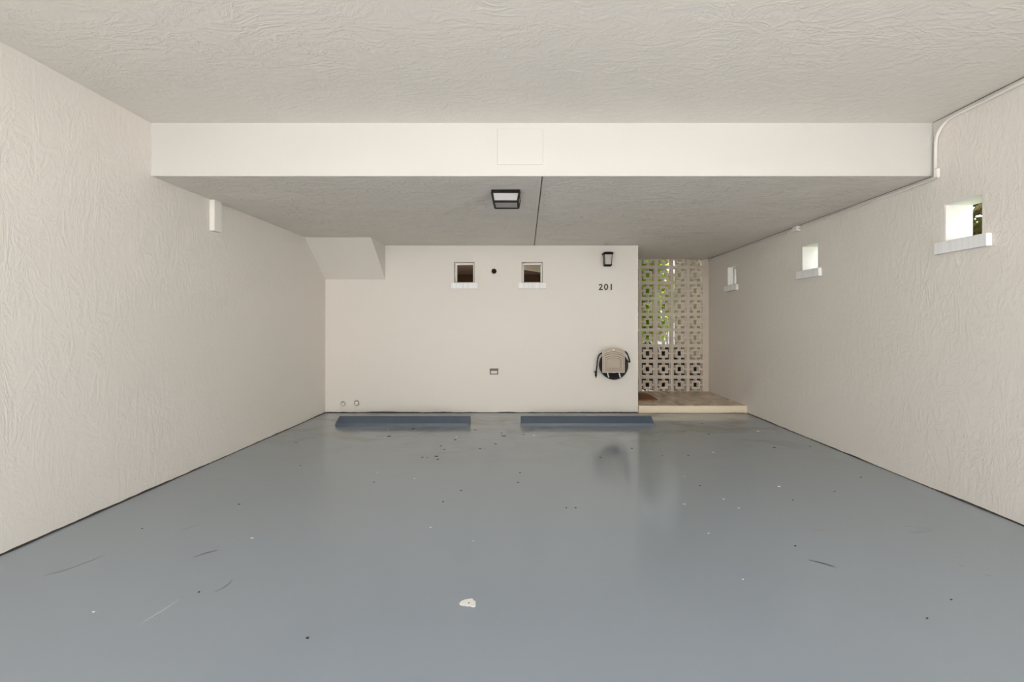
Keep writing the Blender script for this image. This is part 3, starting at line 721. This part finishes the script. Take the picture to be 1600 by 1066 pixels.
# the large chip: pointed at one end, ragged at the other, outline in floor metres
big = [(717.5, 943.8), (721, 939.8), (727, 937.4), (733, 936.6), (736, 935.9), (738.8, 936.4), (739.3, 938.6), (742, 939.6), (743.4, 941.4), (742.8, 943.6), (743.3, 946), (742.2, 948.6), (738.5, 948.9), (735.5, 948.0), (732.5, 947.2), (730, 948.0), (727.5, 946.9), (723, 946.4), (719, 945.8)]
o = MB().prism([floor_pt(*q_) for q_ in big], lambda u, v, w_: (u, v, w_), 0.0, 0.002).build('paint_chip', 'chip')
tag(o, 'largest ragged white bare patch in the grey floor paint', 'paint chip')
hx_, hy_ = floor_pt(732.6, 943)
MB().lathe([(0.0045, 0.0), (0.0035, 0.0032)], (hx_, hy_, 0), 'z', 8).build('pit', 'fleck', o)
def crop(ox_, oy_, s_, L): return [(ox_+a/s_, oy_+b/s_, k) for a, b, k in L]
dark = crop(560, 640, 4, [(345, 120, 1.5), (192, 168, 1.7), (895, 147, 0.9), (908, 166, 1.9), (857, 215, 0.9), (760, 245, 0.9), (488, 293, 1.3), (497, 312, 1.1), (400, 299, 1.0), (1033, 157, 0.9), (98, 455, 0.7), (998, 457, 0.8), (643, 508, 0.6), (605, 190, 1.2), (1513, 300, 0.9), (515, 228, 0.7), (537, 250, 0.7), (430, 302, 0.7), (730, 128, 1.2), (1010, 395, 0.6), (530, 578, 0.7), (1300, 616, 0.6), (1358, 615, 0.7)]) \
     + crop(960, 640, 4, [(548, 89, 1.3), (435, 140, 0.7), (1222, 231, 0.9), (1000, 238, 1.1), (300, 290, 0.8), (460, 287, 0.9), (535, 477, 0.7), (1377, 515, 0.6), (1115, 567, 0.6), (1131, 853, 0.6), (590, 155, 1.0), (110, 243, 1.0), (1540, 425, 0.7)]) \
     + crop(60, 860, 3.2, [(1345, 440, 0.9), (803, 210, 0.6)]) + crop(0, 600, 2.857, [(1322, 263, 0.8), (1068, 538, 0.7), (1340, 366, 0.7), (635, 647, 0.6)]) \
     + crop(1100, 850, 3.2, [(457, 11, 0.7), (1115, 373, 0.6), (1237, 280, 0.6)])
for k, (px, py, s_) in enumerate(dark):
    x, y = floor_pt(px, py); rr = 0.011*s_*(y/5.5)**0.6
    flake('dirt_fleck', 'fleck', x, y, rr*1.5, rr*1.1, 0.003, 100+k, 'tiny dark fleck of debris lying on the grey floor', 'debris', 'dark flecks scattered on the floor', 7)
white = crop(560, 640, 4, [(1098, 163, 1.0), (450, 738, 0.8), (182, 123, 0.6), (613, 172, 0.7), (350, 432, 0.6), (717, 822, 0.5), (120, 393, 0.5)]) \
     + crop(960, 640, 4, [(897, 136, 1.3), (617, 268, 0.9), (1030, 482, 1.2), (683, 560, 0.9), (438, 592, 0.8), (777, 616, 0.8), (588, 775, 0.7), (437, 418, 0.6)]) \
     + crop(60, 860, 3.2, [(275, 309, 1.2)]) + crop(0, 600, 2.857, [(1125, 689, 1.1)]) + crop(1100, 850, 3.2, [(195, 178, 0.8)])
for k, (px, py, s_) in enumerate(white):
    x, y = floor_pt(px, py); rr = 0.012*s_*(y/5.5)**0.8
    flake('paint_speck', 'chip', x, y, rr*1.4, rr*0.9, 0.0015, 300+k, 'tiny white chip in the grey floor paint', 'paint chip', 'white chips scattered on the floor', 8)

def mark(mat, pts_px, wd, label, group=None):
    L, Rr = ribbon([floor_pt(a, b) for a, b in pts_px], 1.0); n = len(L); m_ = MB()
    P = [floor_pt(a, b) for a, b in pts_px]
    for i in range(n):
        k = wd*math.sin(math.pi*(i+0.35)/(n-0.3)); d = (L[i]-Rr[i])*k*0.5; p_ = Vector((*P[i], 0))
        m_.v += [tuple(p_+d), tuple(p_-d), (p_.x+d.x, p_.y+d.y, 0.0005), (p_.x-d.x, p_.y-d.y, 0.0005)]
    for i in range(n-1):
        a, b = i*4, i*4+4; m_.f += [(a+2, a+3, b+3, b+2), (a, b, b+1, a+1), (a, a+2, b+2, b), (a+1, b+1, b+3, a+3)]
    m_.f += [(0, 1, 3, 2), (n*4-4, n*4-2, n*4-1, n*4-3)]
    tag(m_.build('scuff_mark', mat), label, 'scuff mark', group)
def cr(ox_, oy_, s_, L): return [(ox_+a/s_, oy_+b/s_) for a, b in L]
for q_, pl in enumerate((cr(60, 860, 3.2, [(885, 208), (930, 185), (955, 165), (970, 145)]), cr(60, 860, 3.2, [(780, 35), (830, 18), (885, 5)]), cr(60, 860, 3.2, [(20, 130), (120, 105), (200, 75), (330, 25)]),
           cr(0, 600, 2.857, [(810, 655), (860, 635), (890, 625)]), cr(0, 600, 2.857, [(865, 775), (910, 755), (970, 743)]), cr(1160, 620, 3.636, [(380, 930), (450, 945), (520, 968)]),
           cr(1160, 620, 3.636, [(930, 735), (1000, 738), (1050, 748), (1065, 757), (1030, 768), (950, 772)]), cr(1160, 620, 3.636, [(410, 765), (440, 760), (475, 757)]),
           cr(1100, 850, 3.2, [(525, 80), (590, 95), (650, 115)]), cr(1100, 850, 3.2, [(1270, 103), (1285, 108), (1300, 112)]), cr(1100, 850, 3.2, [(1405, 150), (1420, 156), (1440, 160)]))):
    if q_ == 6: mark('scuff', pl, 0.010, 'loop-shaped dark tyre scuff on the grey floor paint')
    elif q_ == 2: mark('scuff', pl, 0.012, 'longest dark tyre scuff, beside the left wall on the grey floor')
    else: mark('scuff', pl, 0.012, 'short thin dark tyre scuff on the grey floor paint', 'short dark scuffs on the floor')
mark('scratch', cr(60, 860, 3.2, [(495, 385), (540, 352), (600, 315), (650, 283), (705, 245)]), 0.012, 'long pale scratch in the grey floor paint')

# ------------------------------------------------------------------ planting and houses outside
def plant(name, label, cat, base_, crowns, mat, nleaf, lsize, stems, seed, group=None, fold=0.25):
    rg2 = random.Random(seed); t2 = thing(name, base_, label, cat, group); m_ = MB()
    for k in range(nleaf):
        cx_, cy_, cz_, rx_, ry_, rz_ = crowns[k % len(crowns)]
        d = Vector((rg2.gauss(0, 1), rg2.gauss(0, 1), rg2.gauss(0, 1))).normalized()*rg2.random()**0.45
        c = Vector((cx_+d.x*rx_, cy_+d.y*ry_, max(base_[2]+0.03, cz_+d.z*rz_)))
        ax = Vector((rg2.gauss(0, 1), rg2.gauss(0, 1), rg2.gauss(-0.3, 0.7))).normalized(); sd_ = ax.cross(Vector((rg2.gauss(0, .5), rg2.gauss(0, .5), 1))).normalized(); up_ = sd_.cross(ax)
        L = lsize*rg2.uniform(0.6, 1.3); Wd = L*0.32
        m_.add([c-ax*L*0.5, c-ax*L*0.1+sd_*Wd+up_*L*fold*0.4, c+ax*L*0.5-up_*L*fold*0.3, c-ax*L*0.1-sd_*Wd+up_*L*fold*0.4, c+ax*L*0.05], [(0, 4, 1), (1, 4, 2), (2, 4, 3), (3, 4, 0)])
    me_o = m_.build('foliage', mat, t2); me_o['kind'] = 'stuff'
    for (x, y, z, r0) in stems:
        b_ = Vector((base_[0]+(x-base_[0])*0.3, base_[1]+(y-base_[1])*0.3, base_[2])); e_ = Vector((x, y, z))
        mid = b_.lerp(e_, 0.5)+Vector((rg2.uniform(-.05, .05), rg2.uniform(-.05, .05), 0))
        MB().tube([b_, mid, e_], [r0, r0*0.8, r0*0.5], 7).build('stem', 'bark', t2, True)
    return t2
G = -0.03
plant('broadleaf_shrub', 'bright green broad-leaved shrub behind the breeze block screen', 'shrub', (3.25, 12.0, G), [(3.25, 12.0, 2.1, 0.5, 0.42, 0.95), (3.35, 12.0, 2.9, 0.5, 0.42, 0.6), (3.35, 12.0, 1.35, 0.55, 0.42, 0.45)], 'leaf', 1150, 0.25, [(3.2, 12.0, 2.6, 0.03), (3.4, 12.1, 2.2, 0.025), (3.0, 12.1, 2.4, 0.025)], 11)
plant('croton_shrub', 'yellow-green shrub with orange leaves next to the olive wall', 'shrub', (4.1, 13.2, G), [(4.1, 13.2, 2.25, 0.42, 0.4, 1.15)], 'leaf_b', 420, 0.24, [(4.05, 13.2, 2.4, 0.025), (4.2, 13.2, 2.0, 0.02)], 12)
plant('shade_painted_shrub', 'low hedge with painted-in shade right behind the breeze block screen', 'hedge', (2.9, 9.55, G), [(2.55, 9.5, 0.5, 0.45, 0.28, 0.5), (3.05, 9.55, 0.5, 0.45, 0.28, 0.48)], 'leaf_shade', 2600, 0.15, [(2.5, 9.5, 0.7, 0.02), (2.9, 9.5, 0.8, 0.02)], 13)
plant('shade_painted_shrub', 'lower hedge with painted-in shade in front of the olive wall', 'hedge', (3.95, 10.25, G), [(3.95, 10.25, 0.20, 0.55, 0.25, 0.34)], 'leaf_shade', 1300, 0.14, [(3.9, 10.2, 0.35, 0.02)], 14)
struct(MB().box(3.66, 5.6, 10.75, 10.95, G, 5.8).build('garden_wall', 'olive'), 'olive tan wall behind the breeze block screen, raised to block sun', 'wall')  # raised above the view to keep sun off the entry
t_ = thing('neighbour_house', (2.0, 18.0, G), 'pale cream neighbouring house behind the shrubs', 'house')
MB().box(-2, 12, 18, 19, G, 3.0).build('wall', 'cream', t_)
MB().prism([(17.6, 3.0), (20.5, 3.0), (20.5, 4.4)], lambda u, v, w_: (w_, u, v), -2.4, 12.4).build('roof', 'brownwall', t_)

plant('leafy_tree', 'olive green tree outside the opening nearest the beam', 'tree', (6.5, 6.2, G), [(6.3, 6.0, 2.9, 1.2, 1.4, 1.3), (6.6, 6.1, 1.9, 1.1, 1.3, 1.0), (6.5, 6.1, 4.2, 1.3, 1.5, 1.0)], 'leaf_olive', 5200, 0.22, [(6.35, 5.85, 3.4, 0.09), (6.7, 6.3, 3.0, 0.06)], 21)  # crowns enlarged to hold sky light off the side openings
plant('leafy_tree', 'unseen tree outside the right wall, crown enlarged to block sky', 'tree', (7.0, 9.6, G), [(7.0, 9.6, 2.3, 1.2, 1.6, 1.5), (7.0, 9.6, 4.0, 1.2, 1.6, 1.2)], 'leaf_olive', 3000, 0.26, [(7.0, 9.6, 2.6, 0.06)], 22)  # out of view, tall crown added to block sky light

t_ = thing('light_bounce_house', (0, -12.5, -0.02), 'unseen white house added across the driveway to bounce light in', 'house')  # house added behind the camera to reflect sunlight into the carport
MB().box(-16, 16, -13.5, -12, -0.02, 6.5).build('wall', 'cream', t_)  # added wall that bounces light into the carport
MB().prism([(-11.6, 6.5), (-16.5, 6.5), (-16.5, 8.6)], lambda u, v, w_: (w_, u, v), -16.4, 16.4).build('roof', 'brownwall', t_)
